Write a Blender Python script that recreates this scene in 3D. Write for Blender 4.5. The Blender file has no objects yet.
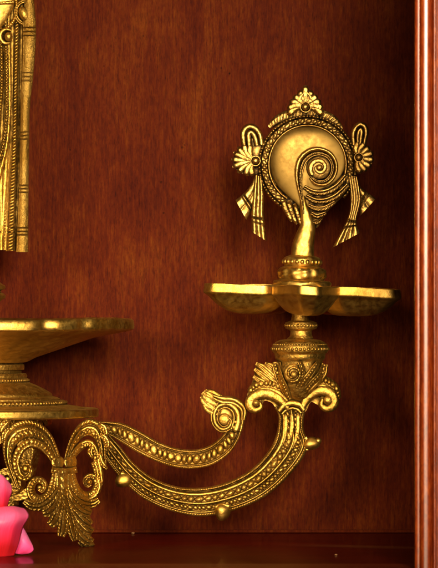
import bpy, math
import numpy as np
from math import radians as R, pi, sin, cos

# ---------------------------------------------------------------- set-up
scene = bpy.context.scene
COL = scene.collection
rng = np.random.default_rng(7)
D = 5.0            # camera distance to the plane of the lamp (metres)
H = 0.2577         # eye height above the shelf
MM = 0.001
YB = 0.176         # back board
ORG = np.array([0.0, 0.0, 0.0])


def W(x, y, Y):
    """a point given by its drawing coordinates (millimetres on the lamp's plane) and true depth"""
    k = (D + Y) / D
    return np.stack([(x - 219.0) * k * MM, Y + 0 * x, H + (284.0 - y) * k * MM], -1)


# ---------------------------------------------------------------- mesh buffer
class Buf:
    def __init__(s):
        s.v = []; s.q = []; s.n = 0; s.ng = []

    def add(s, P, quads, ngons=()):
        P = np.asarray(P, float).reshape(-1, 3)
        s.v.append(P)
        if len(quads): s.q.append(np.asarray(quads, int) + s.n)
        for g in ngons: s.ng.append([int(i) + s.n for i in g])
        s.n += len(P)

    def grid(s, P, wrap_u=False, wrap_v=False, caps=False):
        n, m = P.shape[:2]
        iu = np.arange(n if wrap_u else n - 1); iv = np.arange(m if wrap_v else m - 1)
        a, b = np.meshgrid(iu, iv, indexing='ij')
        a2 = (a + 1) % n; b2 = (b + 1) % m
        q = np.stack([a * m + b, a * m + b2, a2 * m + b2, a2 * m + b], -1).reshape(-1, 4)
        ng = []
        if caps: ng = [list(range(m)), list(range((n - 1) * m, n * m))[::-1]]
        s.add(P, q, ng)


def build(name, buf, mat, parent=None, sharp=50):
    me = bpy.data.meshes.new(name)
    V = np.concatenate(buf.v) - ORG
    faces = []
    if buf.q: faces = np.concatenate(buf.q).tolist()
    faces += buf.ng
    me.from_pydata(V.tolist(), [], faces)
    me.validate()
    import bmesh
    bm = bmesh.new(); bm.from_mesh(me)
    bmesh.ops.recalc_face_normals(bm, faces=bm.faces)
    bm.to_mesh(me); bm.free()
    me.polygons.foreach_set('use_smooth', [True] * len(me.polygons))
    if sharp: me.set_sharp_from_angle(angle=R(sharp))
    me.materials.append(mat)
    o = bpy.data.objects.new(name, me)
    COL.objects.link(o)
    if parent: o.parent = parent
    return o


def thing(name, label, cat, loc):
    global ORG
    o = bpy.data.objects.new(name, None)
    o.empty_display_size = 0.02
    o.location = loc; o['label'] = label; o['category'] = cat
    COL.objects.link(o)
    ORG = np.array(loc, float)
    return o


# ---------------------------------------------------------------- curves
def cr(pts, n):
    """centripetal-ish Catmull-Rom through pts, n samples, uniform in chord length"""
    P = np.asarray(pts, float)
    d = np.r_[0, np.cumsum(np.linalg.norm(np.diff(P[:, :2], axis=0), axis=1) + 1e-6)]
    Q = np.vstack([2 * P[0] - P[1], P, 2 * P[-1] - P[-2]])
    dd = np.r_[d[0] - (d[1] - d[0]), d, d[-1] + (d[-1] - d[-2])]
    u = np.linspace(d[0], d[-1], n)
    i = np.clip(np.searchsorted(d, u, 'right') - 1, 0, len(P) - 2)
    t0, t1, t2, t3 = dd[i], dd[i + 1], dd[i + 2], dd[i + 3]
    p0, p1, p2, p3 = Q[i], Q[i + 1], Q[i + 2], Q[i + 3]
    m1 = ((p2 - p0) / (t2 - t0)[:, None]) * (t2 - t1)[:, None]
    m2 = ((p3 - p1) / (t3 - t1)[:, None]) * (t2 - t1)[:, None]
    w = ((u - t1) / (t2 - t1))[:, None]
    return (2 * w**3 - 3 * w**2 + 1) * p1 + (w**3 - 2 * w**2 + w) * m1 + (-2 * w**3 + 3 * w**2) * p2 + (w**3 - w**2) * m2


def band_h(s, t, bands, wmm=10):
    """height (mm) of carved ornament; t runs 0..1 across the ribbon, s along it in mm"""
    h = np.zeros(np.broadcast(s, t).shape)
    for b in bands:
        t0, t1, kind, hb = b[:4]
        p = b[4] if len(b) > 4 else 4.0
        ph = b[5] if len(b) > 5 else 0.0
        v = (t - (t0 + t1) / 2) / ((t1 - t0) / 2)
        inside = np.abs(v) < 1
        vv = np.clip(v, -1, 1)
        jit = 0.16 * np.sin(s / p * 1.7 + 3 * ph)
        f = (s / p + ph + jit)
        w = (f - np.floor(f)) * 2 - 1
        idx = np.floor(f)
        amp = 0.88 + 0.24 * (np.sin(idx * 12.9898 + t0 * 7) * 43758.5453 % 1)
        if kind == 'ridge': k = np.sqrt(1 - vv**2)
        elif kind == 'bead': k = np.sqrt(np.clip(1 - vv**2 - w**2, 0, 1)) * amp
        elif kind == 'rope':
            k = np.sqrt(1 - vv**2) * (0.35 + 0.65 * np.sqrt(np.abs(np.cos(pi * (s / p + 0.4 * vv)))))
        elif kind == 'loz':
            k = np.clip(1 - np.abs(vv)**1.6 - np.abs(w + 0.35 * vv)**1.6, 0, 1)**0.6 * amp
        elif kind == 'scale':
            ww = (w + 1) / 2
            k = np.sqrt(np.clip(1 - vv**2, 0, 1)) * (0.25 + 0.75 * ww**0.8) * (np.abs(vv) < np.sqrt(np.clip(1.1 - ww, 0, 1)) + 0.2) * amp
        elif kind == 'hatch': k = (1 - vv**4) * (0.15 + 0.85 * np.abs(np.sin(pi * (s / p + 0.35 * vv)))**0.7)
        elif kind == 'flute': k = np.abs(np.sin(pi * p * (t - t0) / (t1 - t0)))**0.8
        elif kind == 'groove': k = -(1 - vv**2)
        elif kind == 'flat': k = (1 - vv**8)
        else: k = 0 * vv
        h = h + np.where(inside, hb * k, 0)
    return h


def flat_depth(c):
    return lambda x, y: np.full(np.shape(x), c * MM)


def ribbon(buf, L, Rr, bands=(), crown=2.0, thick=4.0, depth=flat_depth(0), edge=0.6, res=0.42, m=None,
           cross=(), taper=False, closed=False, s0=0.0, lift=None):
    """carved band between the two edge curves L and Rr (drawing mm). cross: grooves across it, (s fraction, width mm, depth mm)"""
    L = np.asarray(L, float); Rr = np.asarray(Rr, float)
    C = (L + Rr) / 2
    ln = np.linalg.norm(np.diff(C, axis=0), axis=1).sum()
    n = max(8, int(ln / res))
    both = cr(np.hstack([C, L, Rr]), n)
    c, l, r = both[:, :2], both[:, 2:4], both[:, 4:6]
    seg = np.linalg.norm(np.diff(c, axis=0), axis=1)
    s = np.r_[0, np.cumsum(seg)] + s0
    wid = np.linalg.norm(l - r, axis=1).max()
    m = m or max(9, int(wid / res))
    t = (1 - np.cos(np.linspace(0, pi, m))) / 2 * 0.35 + np.linspace(0, 1, m) * 0.65
    T, S = np.meshgrid(t, s)
    X = l[:, None, 0] * (1 - T) + r[:, None, 0] * T
    Y2 = l[:, None, 1] * (1 - T) + r[:, None, 1] * T
    wl = np.linalg.norm(l - r, axis=1)[:, None] / wid
    h = edge + crown * np.sqrt(np.clip(1 - np.abs(2 * T - 1)**2.8, 0, 1)) * (0.4 + 0.6 * wl) + band_h(S, T, bands) * np.clip(wl * 1.6, 0, 1)
    for (sf, wd, dp) in cross:
        q = (S - s0 - sf * (s[-1] - s0)) / wd
        h = h - dp * np.exp(-q**2 * 2)
    if taper:
        u = (S - s0) / (s[-1] - s0)
        h = h * np.clip(np.minimum(u, 1 - u) * 8, 0.15, 1)**0.5
    h = h + 0.12 * np.sin(X * 0.9 + 1.3 * np.sin(Y2 * 0.5)) * np.clip(4 * T * (1 - T), 0, 1)
    Z = depth(X, Y2) if lift is None else depth(X, Y2) - lift(S / (s[-1] + 1e-9)) * MM
    F = W(X, Y2, Z - h * MM)
    # keep drawing position: use base depth for the lateral scale
    B = W(X, Y2, Z)
    F[..., 0] = B[..., 0]; F[..., 2] = B[..., 2]
    bl = W(X[:, :1], Y2[:, :1], Z[:, :1] + thick * MM); br = W(X[:, -1:], Y2[:, -1:], Z[:, -1:] + thick * MM)
    P = np.concatenate([bl, F, br], axis=1)
    buf.grid(P, wrap_u=False, wrap_v=True, caps=True)


def stroke(buf, pts, widths, **k):
    """ribbon from a centre line and its full widths"""
    P = cr(np.c_[np.asarray(pts, float), np.asarray(widths, float)], max(10, 4 * len(pts)))
    c = P[:, :2]; w = np.clip(P[:, 2], 0.05, None)
    d = np.gradient(c, axis=0); d /= np.linalg.norm(d, axis=1)[:, None] + 1e-9
    nrm = np.c_[-d[:, 1], d[:, 0]]
    ribbon(buf, c - nrm * w[:, None] / 2, c + nrm * w[:, None] / 2, **k)


def slab(buf, outline, depth, thick=4, n=6):
    """flat web of metal behind carved work (any outline)"""
    O = np.asarray(outline, float); O = np.vstack([O, O[:1]])
    O = cr(O, n * len(O))[:-1]
    Z = depth(O[:, 0], O[:, 1])
    F = W(O[:, 0], O[:, 1], Z); Bk = W(O[:, 0], O[:, 1], Z + thick * MM)
    k = len(O)
    q = [[i, (i + 1) % k, k + (i + 1) % k, k + i] for i in range(k)]
    buf.add(np.vstack([F, Bk]), q, [list(range(k)), list(range(k, 2 * k))[::-1]])


def puff(buf, outline, centre, hmax=6, power=2.2, thick=3, depth=flat_depth(0), edge=0.4, extra=None, nr=26, na=160):
    """smooth cushion over a star-shaped outline"""
    O = np.asarray(outline, float)
    O = np.vstack([O, O[:1]])
    # periodic spline
    k = len(O) - 1
    ext = np.vstack([O[k - 2:k], O, O[1:3]])
    full = cr(ext, na * 3)
    d0 = np.argmin(np.linalg.norm(full[:na] - O[0], axis=1)); 
    d1 = len(full) - 1 - np.argmin(np.linalg.norm(full[::-1][:na] - O[0], axis=1))
    loop = full[d0:d1]
    loop = loop[np.linspace(0, len(loop) - 1, na, endpoint=False).astype(int)]
    rho = np.sin(np.linspace(0.02, pi / 2, nr))
    c = np.asarray(centre, float)
    X = c[0] + rho[:, None] * (loop[None, :, 0] - c[0])
    Y2 = c[1] + rho[:, None] * (loop[None, :, 1] - c[1])
    RH = rho[:, None] + 0 * X
    h = edge + hmax * np.clip(1 - RH**power, 0, 1)**(1 / 2)
    if extra is not None: h = h + extra(RH, X, Y2)
    Z = depth(X, Y2)
    B = W(X, Y2, Z); F = B.copy(); F[..., 1] = Z - h * MM
    back = W(X[-1:], Y2[-1:], Z[-1:] + thick * MM)
    P = np.concatenate([F, back], 0)
    n, m = P.shape[:2]
    buf.grid(P, wrap_v=True, caps=True)


def ball(buf, x, y, r, depth=0.0, ry=None, ryz=None, n=20, tilt=0):
    """ellipsoid at drawing position x, y (mm), depth mm; r across, ry up, ryz deep"""
    ry = ry or r; ryz = ryz or r
    a = np.linspace(0, 2 * pi, n, endpoint=False); b = np.linspace(0.12, pi - 0.12, n // 2 + 2)
    A, Bq = np.meshgrid(a, b)
    lx = r * np.sin(Bq) * np.cos(A); lz = ry * np.sin(Bq) * np.sin(A); ly = -ryz * np.cos(Bq)
    c = W(np.array(x * 1.0), np.array(y * 1.0), depth * MM)
    X = lx * cos(tilt) - lz * sin(tilt); Z = lx * sin(tilt) + lz * cos(tilt)
    P = np.stack([c[0] + X * MM, c[1] + ly * MM, c[2] + Z * MM], -1)
    buf.grid(P, wrap_v=True, caps=True)


def lathe(buf, prof, cx, seg=160, relief=None, cy=0.0, tilt=0.0, sub=1.2):
    """turned shape about the upright axis at drawing x = cx, prof = [(radius, drawing y)...] in mm"""
    pr = np.asarray(prof, float)
    out = [pr[0]]
    for a, b in zip(pr[:-1], pr[1:]):
        n = max(1, int(np.linalg.norm(b - a) / sub))
        for i in range(1, n + 1): out.append(a + (b - a) * i / n)
    pr = np.array(out)
    th = np.linspace(0, 2 * pi, seg, endpoint=False)
    T, Rr = np.meshgrid(th, pr[:, 0]); Y2 = np.repeat(pr[:, 1:2], seg, 1)
    if relief is not None: Rr = Rr + relief(T, Rr, Y2)
    X = (cx - 219) * MM + Rr * MM * np.sin(T)
    Yd = cy * MM - Rr * MM * np.cos(T)
    Z = H + (284 - Y2) * MM - Rr * MM * np.sin(T) * tilt
    buf.grid(np.stack([X, Yd, Z], -1), wrap_v=True, caps=True)


def bead_ring(buf, cx, y, radius, count, r, cy=0.0, tilt=0.0, squash=1.0, n=8):
    a = np.linspace(0, 2 * pi, n, endpoint=False); b = np.linspace(0.2, pi - 0.2, n // 2 + 2)
    A, Bq = np.meshgrid(a, b)
    sx = r * np.sin(Bq) * np.cos(A); sy = r * np.sin(Bq) * np.sin(A); sz = r * squash * np.cos(Bq)
    for i in range(count):
        th = 2 * pi * i / count
        rr = r * (0.9 + 0.2 * rng.random()) / r
        X = (cx - 219) + radius * sin(th) + sx * rr; Y = cy - radius * cos(th) + sy * rr
        Z = sz * rr - radius * sin(th) * tilt
        buf.grid(np.stack([X * MM, Y * MM, H + (284 - y) * MM + Z * MM], -1), wrap_v=True, caps=True)


def spiral(cx, cy, r0, r1, a0, turns, n=18):
    """drawing-plane spiral, angles in degrees (0 right, 90 up)"""
    u = np.linspace(0, 1, n)
    a = R(a0) + turns * 2 * pi * u; r = r0 + (r1 - r0) * u**0.85
    return [(cx + rr * cos(aa), cy - rr * sin(aa)) for rr, aa in zip(r, a)]


# ---------------------------------------------------------------- materials
def nt(name):
    m = bpy.data.materials.new(name); m.use_nodes = True
    t = m.node_tree; t.nodes.clear()
    out = t.nodes.new('ShaderNodeOutputMaterial'); b = t.nodes.new('ShaderNodeBsdfPrincipled')
    t.links.new(b.outputs[0], out.inputs[0])
    return m, t, b


def N(t, typ, **kw):
    n = t.nodes.new(typ)
    for k, v in kw.items():
        if k.startswith('i_'):
            key = k[2:].replace('_', ' ')
            n.inputs[int(key) if key.isdigit() else key].default_value = v
        else: setattr(n, k, v)
    return n


def ramp(t, stops, src):
    r = t.nodes.new('ShaderNodeValToRGB')
    e = r.color_ramp.elements
    while len(e) < len(stops): e.new(0.5)
    for el, (p, c) in zip(e, stops):
        el.position = p; el.color = (*c, 1) if len(c) == 3 else c
    if src is not None: t.links.new(src, r.inputs[0])
    return r


def brass(name, light=(0.68, 0.42, 0.095), deep=(0.42, 0.22, 0.030), dirt=(0.030, 0.013, 0.004), rough=0.38, chase=0.0,
          ao=4.5, dark=0.96, bump=0.3, bscale=700, lo=0.48, hi=0.97):
    m, t, b = nt(name)
    tc = N(t, 'ShaderNodeTexCoord')
    n1 = N(t, 'ShaderNodeTexNoise', i_Scale=38.0, i_Detail=5.0, i_Roughness=0.6)
    n2 = N(t, 'ShaderNodeTexNoise', i_Scale=float(bscale), i_Detail=3.0, i_Roughness=0.6)
    n3 = N(t, 'ShaderNodeTexNoise', i_Scale=170.0, i_Detail=6.0, i_Roughness=0.7)
    for n in (n1, n2, n3): t.links.new(tc.outputs['Object'], n.inputs['Vector'])
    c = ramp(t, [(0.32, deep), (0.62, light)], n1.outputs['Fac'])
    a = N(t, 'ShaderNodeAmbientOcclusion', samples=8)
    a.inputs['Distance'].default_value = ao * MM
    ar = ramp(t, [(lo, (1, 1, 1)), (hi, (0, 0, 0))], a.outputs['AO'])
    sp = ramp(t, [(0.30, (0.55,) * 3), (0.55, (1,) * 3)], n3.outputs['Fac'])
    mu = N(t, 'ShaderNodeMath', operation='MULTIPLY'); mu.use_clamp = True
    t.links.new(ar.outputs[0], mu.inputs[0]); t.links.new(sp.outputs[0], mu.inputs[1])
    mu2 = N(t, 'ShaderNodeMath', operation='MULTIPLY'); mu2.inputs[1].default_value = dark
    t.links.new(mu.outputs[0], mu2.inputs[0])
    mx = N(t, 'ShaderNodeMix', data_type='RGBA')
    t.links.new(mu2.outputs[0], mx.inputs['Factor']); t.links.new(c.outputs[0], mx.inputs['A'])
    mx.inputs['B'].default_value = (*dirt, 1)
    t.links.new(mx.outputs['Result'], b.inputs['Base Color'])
    b.inputs['Metallic'].default_value = 1.0
    mr = N(t, 'ShaderNodeMapRange'); mr.inputs['To Min'].default_value = rough - 0.08; mr.inputs['To Max'].default_value = rough + 0.14
    mr.inputs['From Min'].default_value = 0.3; mr.inputs['From Max'].default_value = 0.7
    t.links.new(n3.outputs['Fac'], mr.inputs['Value'])
    ad = N(t, 'ShaderNodeMath', operation='MULTIPLY_ADD'); ad.inputs[1].default_value = 0.3
    t.links.new(mu2.outputs[0], ad.inputs[0]); t.links.new(mr.outputs[0], ad.inputs[2])
    t.links.new(ad.outputs[0], b.inputs['Roughness'])
    bp = N(t, 'ShaderNodeBump'); bp.inputs['Strength'].default_value = bump; bp.inputs['Distance'].default_value = 0.0006
    t.links.new(n2.outputs['Fac'], bp.inputs['Height']); 
    bp2 = N(t, 'ShaderNodeBump'); bp2.inputs['Strength'].default_value = bump; bp2.inputs['Distance'].default_value = 0.002
    t.links.new(n3.outputs['Fac'], bp2.inputs['Height']); t.links.new(bp.outputs[0], bp2.inputs['Normal'])
    last = bp2.outputs[0]
    if chase:
        vo = N(t, 'ShaderNodeTexVoronoi', feature='SMOOTH_F1', i_Scale=430.0); t.links.new(tc.outputs['Object'], vo.inputs['Vector'])
        bp3 = N(t, 'ShaderNodeBump', invert=True); bp3.inputs['Strength'].default_value = chase; bp3.inputs['Distance'].default_value = 0.0012
        t.links.new(vo.outputs['Distance'], bp3.inputs['Height']); t.links.new(last, bp3.inputs['Normal']); last = bp3.outputs[0]
    t.links.new(last, b.inputs['Normal'])
    return m


def wood(name, cols, scale=(330, 330, 9), blotch=(14, 14, 5), rough=0.42, coat=0.15, coat_rough=0.25, bump=0.12, marks=True, spec=0.5):
    m, t, b = nt(name)
    tc = N(t, 'ShaderNodeTexCoord')
    mp = N(t, 'ShaderNodeMapping'); mp.inputs['Scale'].default_value = scale
    mq = N(t, 'ShaderNodeMapping'); mq.inputs['Scale'].default_value = blotch
    t.links.new(tc.outputs['Object'], mp.inputs[0]); t.links.new(tc.outputs['Object'], mq.inputs[0])
    g = N(t, 'ShaderNodeTexNoise', i_Scale=1.0, i_Detail=7.0, i_Roughness=0.72, i_Distortion=0.4)
    q = N(t, 'ShaderNodeTexNoise', i_Scale=1.0, i_Detail=5.0, i_Roughness=0.6, i_Distortion=0.6)
    t.links.new(mp.outputs[0], g.inputs['Vector']); t.links.new(mq.outputs[0], q.inputs['Vector'])
    s = N(t, 'ShaderNodeMath', operation='MULTIPLY_ADD'); s.inputs[1].default_value = 0.55
    sc = N(t, 'ShaderNodeMath', operation='MULTIPLY'); sc.inputs[1].default_value = 0.45
    t.links.new(q.outputs['Fac'], sc.inputs[0])
    t.links.new(g.outputs['Fac'], s.inputs[0]); t.links.new(sc.outputs[0], s.inputs[2])
    c = ramp(t, [(0.33, cols[0]), (0.50, cols[1]), (0.68, cols[2])], s.outputs[0])
    last = c.outputs[0]
    # fine pores
    mpp = N(t, 'ShaderNodeMapping'); mpp.inputs['Scale'].default_value = tuple(v * (3.0 if v > 50 else 6) for v in scale)
    t.links.new(tc.outputs['Object'], mpp.inputs[0])
    pr = N(t, 'ShaderNodeTexNoise', i_Scale=1.0, i_Detail=2.0, i_Roughness=0.5)
    t.links.new(mpp.outputs[0], pr.inputs['Vector'])
    rp = ramp(t, [(0.30, (0.45, 0.40, 0.38)), (0.46, (1, 1, 1))], pr.outputs['Fac'])
    mm = N(t, 'ShaderNodeMix', data_type='RGBA', blend_type='MULTIPLY'); mm.inputs['Factor'].default_value = 0.7
    t.links.new(last, mm.inputs['A']); t.links.new(rp.outputs[0], mm.inputs['B']); last = mm.outputs['Result']
    if marks == 'spots':
        m5 = N(t, 'ShaderNodeMapping'); m5.inputs['Scale'].default_value = (300, 300, 110); t.links.new(tc.outputs['Object'], m5.inputs[0])
        n5 = N(t, 'ShaderNodeTexNoise', i_Scale=1.0, i_Detail=5.0, i_Roughness=0.7); t.links.new(m5.outputs[0], n5.inputs['Vector'])
        r5 = ramp(t, [(0.34, (0.62, 0.66, 0.8)), (0.5, (1, 1, 1)), (0.68, (1.25, 1.65, 1.3))], n5.outputs['Fac'])
        x5 = N(t, 'ShaderNodeMix', data_type='RGBA', blend_type='MULTIPLY'); x5.inputs['Factor'].default_value = 0.75
        t.links.new(last, x5.inputs['A']); t.links.new(r5.outputs[0], x5.inputs['B']); last = x5.outputs['Result']
    if marks == 'spots':      # a few nail pits and knocks
        sp = None
        for (x, y, rr) in [(221, 68, 1.5), (229.5, 73.5, 1.6), (182.5, 147.5, 2.2), (184.5, 145, 1.4), (161, 182, 1.9), (163.5, 213, 1.8), (104, 66, 1.2), (143, 36, 1.3), (310, 26, 1.2), (334, 499, 1.0), (70, 150, 1.1)]:
            p = W(np.array(float(x)), np.array(float(y)), YB)
            dn = N(t, 'ShaderNodeVectorMath', operation='DISTANCE'); dn.inputs[1].default_value = tuple(p)
            t.links.new(tc.outputs['Object'], dn.inputs[0])
            dv = N(t, 'ShaderNodeMath', operation='DIVIDE'); dv.inputs[1].default_value = rr * MM
            t.links.new(dn.outputs['Value'], dv.inputs[0])
            if sp is None: sp = dv.outputs[0]
            else:
                mi = N(t, 'ShaderNodeMath', operation='MINIMUM'); t.links.new(sp, mi.inputs[0]); t.links.new(dv.outputs[0], mi.inputs[1]); sp = mi.outputs[0]
        ng = N(t, 'ShaderNodeMath', operation='MULTIPLY_ADD'); ng.inputs[1].default_value = 1.6; t.links.new(pr.outputs['Fac'], ng.inputs[0]); t.links.new(sp, ng.inputs[2])
        vr = ramp(t, [(0.45, (0.10, 0.08, 0.08)), (0.9, (1, 1, 1))], None)
        m9 = N(t, 'ShaderNodeMath', operation='MULTIPLY'); m9.inputs[1].default_value = 0.5; t.links.new(ng.outputs[0], m9.inputs[0]); t.links.new(m9.outputs[0], vr.inputs[0])
        m2 = N(t, 'ShaderNodeMix', data_type='RGBA', blend_type='MULTIPLY'); m2.inputs['Factor'].default_value = 0.85
        t.links.new(last, m2.inputs['A']); t.links.new(vr.outputs[0], m2.inputs['B']); last = m2.outputs['Result']
    elif marks:
        mk = N(t, 'ShaderNodeMapping'); mk.inputs['Scale'].default_value = (27, 27, 21)
        t.links.new(tc.outputs['Object'], mk.inputs[0])
        vo = N(t, 'ShaderNodeTexVoronoi', i_Scale=1.0); vo.inputs['Randomness'].default_value = 1.0
        t.links.new(mk.outputs[0], vo.inputs['Vector'])
        vr = ramp(t, [(0.035, (0.12, 0.10, 0.10)), (0.07, (1, 1, 1))], vo.outputs['Distance'])
        m2 = N(t, 'ShaderNodeMix', data_type='RGBA', blend_type='MULTIPLY'); m2.inputs['Factor'].default_value = 0.9
        t.links.new(last, m2.inputs['A']); t.links.new(vr.outputs[0], m2.inputs['B']); last = m2.outputs['Result']
    t.links.new(last, b.inputs['Base Color'])
    mr = N(t, 'ShaderNodeMapRange'); mr.inputs['To Min'].default_value = rough - 0.08; mr.inputs['To Max'].default_value = rough + 0.12
    t.links.new(g.outputs['Fac'], mr.inputs['Value']); t.links.new(mr.outputs[0], b.inputs['Roughness'])
    b.inputs['Specular IOR Level'].default_value = spec
    b.inputs['Coat Weight'].default_value = coat; b.inputs['Coat Roughness'].default_value = coat_rough
    bp = N(t, 'ShaderNodeBump'); bp.inputs['Strength'].default_value = bump; bp.inputs['Distance'].default_value = 0.0008
    t.links.new(g.outputs['Fac'], bp.inputs['Height']); t.links.new(bp.outputs[0], b.inputs['Normal'])
    return m


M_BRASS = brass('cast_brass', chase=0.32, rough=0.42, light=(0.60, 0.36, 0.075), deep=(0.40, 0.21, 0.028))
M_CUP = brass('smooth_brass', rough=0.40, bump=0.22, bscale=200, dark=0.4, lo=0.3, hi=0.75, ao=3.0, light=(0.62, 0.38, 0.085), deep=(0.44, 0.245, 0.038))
M_SHELL = brass('polished_brass', rough=0.50, bump=0.03, bscale=300, dark=0.5, light=(0.29, 0.175, 0.042), deep=(0.25, 0.148, 0.034), ao=2.0, lo=0.3, hi=0.7)
M_ANTIQUE = brass('antique_brass', dirt=(0.006, 0.004, 0.005), rough=0.34, ao=4.0, dark=1.0, lo=0.55, hi=1.0, light=(0.54, 0.325, 0.085), deep=(0.34, 0.18, 0.038), chase=0.25)
M_LEG = brass('leg_brass', rough=0.34, light=(0.78, 0.49, 0.11), deep=(0.50, 0.27, 0.038), ao=5.0, bump=0.4, lo=0.45, hi=0.96, chase=0.6)
M_STIPPLE = brass('stippled_brass', rough=0.38, bump=1.0, bscale=950, light=(0.56, 0.34, 0.075), deep=(0.38, 0.20, 0.03))
M_BACK = wood('red_veneer', [(0.036, 0.0032, 0.0010), (0.070, 0.0088, 0.0015), (0.112, 0.0225, 0.0026)], scale=(480, 480, 30), blotch=(24, 24, 9), rough=0.55, coat=0.0, spec=0.02, marks='spots')
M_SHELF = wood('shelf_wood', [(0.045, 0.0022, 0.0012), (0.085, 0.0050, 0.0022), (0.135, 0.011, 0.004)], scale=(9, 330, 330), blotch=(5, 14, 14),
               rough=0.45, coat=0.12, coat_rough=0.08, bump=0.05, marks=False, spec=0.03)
M_LIT_FRONT = wood('lit_front_wood', [(0.08, 0.006, 0.002), (0.16, 0.016, 0.004), (0.24, 0.04, 0.008)], scale=(9, 330, 330), blotch=(5, 14, 14), rough=0.5, coat=0.2, spec=0.1, marks=False)  # lighter red than the shelf: light on its front put into the colour
M_SIDE = wood('shaded_side_wood', [(0.012, 0.002, 0.001), (0.03, 0.005, 0.002), (0.05, 0.01, 0.003)], rough=0.75, coat=0, spec=0.03, marks=False)  # shade of the side panel put into its colour
M_STILE = wood('frame_wood', [(0.09, 0.010, 0.002), (0.26, 0.050, 0.008), (0.50, 0.15, 0.022)], scale=(420, 420, 90), blotch=(90, 90, 40), rough=0.45,
               coat=1.0, coat_rough=0.27, bump=0.22, marks=True, spec=0.1)
M_STILE.node_tree.nodes['Principled BSDF'].inputs['Coat IOR'].default_value = 1.6
M_STILE.node_tree.nodes['Principled BSDF'].inputs['Coat Tint'].default_value = (1, 0.66, 0.42, 1)


# ---------------------------------------------------------------- the cabinet (setting)
def sheet(name, pts, mat):
    b = Buf(); b.add(np.array(pts, float), [[0, 1, 2, 3]])
    me = bpy.data.meshes.new(name); me.from_pydata([tuple(p) for p in pts], [], [(0, 1, 2, 3)])
    me.materials.append(mat)
    o = bpy.data.objects.new(name, me); COL.objects.link(o); o['kind'] = 'structure'
    return o


def box(name, lo, hi, mat, bev=0.0):
    import bmesh
    bm = bmesh.new(); bmesh.ops.create_cube(bm, size=1)
    for v in bm.verts:
        for i in range(3): v.co[i] = lo[i] if v.co[i] < 0 else hi[i]
    if bev: bmesh.ops.bevel(bm, geom=bm.edges[:], offset=bev, segments=3, affect='EDGES', profile=0.5)
    me = bpy.data.meshes.new(name); bm.to_mesh(me); bm.free(); me.materials.append(mat)
    o = bpy.data.objects.new(name, me); COL.objects.link(o); return o


def paint_reflection(m):  # mixes a slanting tan light reflection into the shelf's base colour
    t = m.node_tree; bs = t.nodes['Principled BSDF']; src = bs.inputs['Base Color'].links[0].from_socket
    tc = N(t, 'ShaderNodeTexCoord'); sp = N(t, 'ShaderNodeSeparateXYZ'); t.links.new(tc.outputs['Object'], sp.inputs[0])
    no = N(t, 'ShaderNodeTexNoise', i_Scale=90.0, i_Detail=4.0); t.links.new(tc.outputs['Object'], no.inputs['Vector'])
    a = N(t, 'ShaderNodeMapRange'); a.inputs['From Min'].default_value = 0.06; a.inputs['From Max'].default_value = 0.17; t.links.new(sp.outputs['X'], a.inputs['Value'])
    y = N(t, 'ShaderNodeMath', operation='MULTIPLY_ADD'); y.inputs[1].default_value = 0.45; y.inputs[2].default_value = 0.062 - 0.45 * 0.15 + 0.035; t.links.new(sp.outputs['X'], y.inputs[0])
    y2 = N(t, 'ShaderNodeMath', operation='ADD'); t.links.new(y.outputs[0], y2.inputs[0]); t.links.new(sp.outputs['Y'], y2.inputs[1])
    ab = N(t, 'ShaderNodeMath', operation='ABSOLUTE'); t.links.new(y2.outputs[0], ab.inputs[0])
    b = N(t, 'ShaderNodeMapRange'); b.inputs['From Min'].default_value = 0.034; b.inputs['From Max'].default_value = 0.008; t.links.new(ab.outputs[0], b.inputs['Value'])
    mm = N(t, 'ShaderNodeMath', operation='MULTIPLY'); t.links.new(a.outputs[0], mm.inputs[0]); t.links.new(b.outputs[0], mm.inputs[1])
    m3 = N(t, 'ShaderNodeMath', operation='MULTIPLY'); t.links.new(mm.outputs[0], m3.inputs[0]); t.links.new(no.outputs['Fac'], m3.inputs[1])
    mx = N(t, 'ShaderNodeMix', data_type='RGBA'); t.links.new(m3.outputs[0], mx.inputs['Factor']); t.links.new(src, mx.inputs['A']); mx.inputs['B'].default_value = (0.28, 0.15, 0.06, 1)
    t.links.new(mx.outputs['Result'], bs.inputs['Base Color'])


paint_reflection(M_SHELF)
for nm in ('Coat Tint', 'Specular Tint'): M_SHELF.node_tree.nodes['Principled BSDF'].inputs[nm].default_value = (1, 0.42, 0.28, 1)
M_SHELF.node_tree.nodes['Principled BSDF'].inputs['Coat Weight'].default_value = 0.3
SX = 0.2060         # inner face of the right side panel
box('back_wall', (-0.75, YB, -0.02), (SX + 0.02, YB + 0.012, 0.80), M_BACK)['kind'] = 'structure'
box('lit_shelf_front', (-0.75, -0.492, -0.025), (SX - 0.0005, -0.4055, 0.0008), M_LIT_FRONT, 0.002)['kind'] = 'structure'  # added strip, its colour paints the lit front of the shelf
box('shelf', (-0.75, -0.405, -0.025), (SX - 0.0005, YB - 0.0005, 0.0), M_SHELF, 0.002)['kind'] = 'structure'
box('side_wall', (SX, -0.492, -0.03), (SX + 0.018, YB - 0.001, 0.80), M_SIDE)['kind'] = 'structure'
# cove strip where shelf meets the back board
box('shelf_trim', (-0.75, YB - 0.0045, 0.0005), (SX - 0.001, YB - 0.0008, 0.0035), M_BACK, 0.0006)['kind'] = 'structure'

# upright frame post at the right, a moulding profile swept upwards
ORG = np.zeros(3)
YP = -0.50
post = thing('frame_post', 'polished reddish brown wooden frame post with rounded mouldings along the right edge', 'frame', ((440 - 219) * 0.9 * MM, YP, 0.0))


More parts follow.
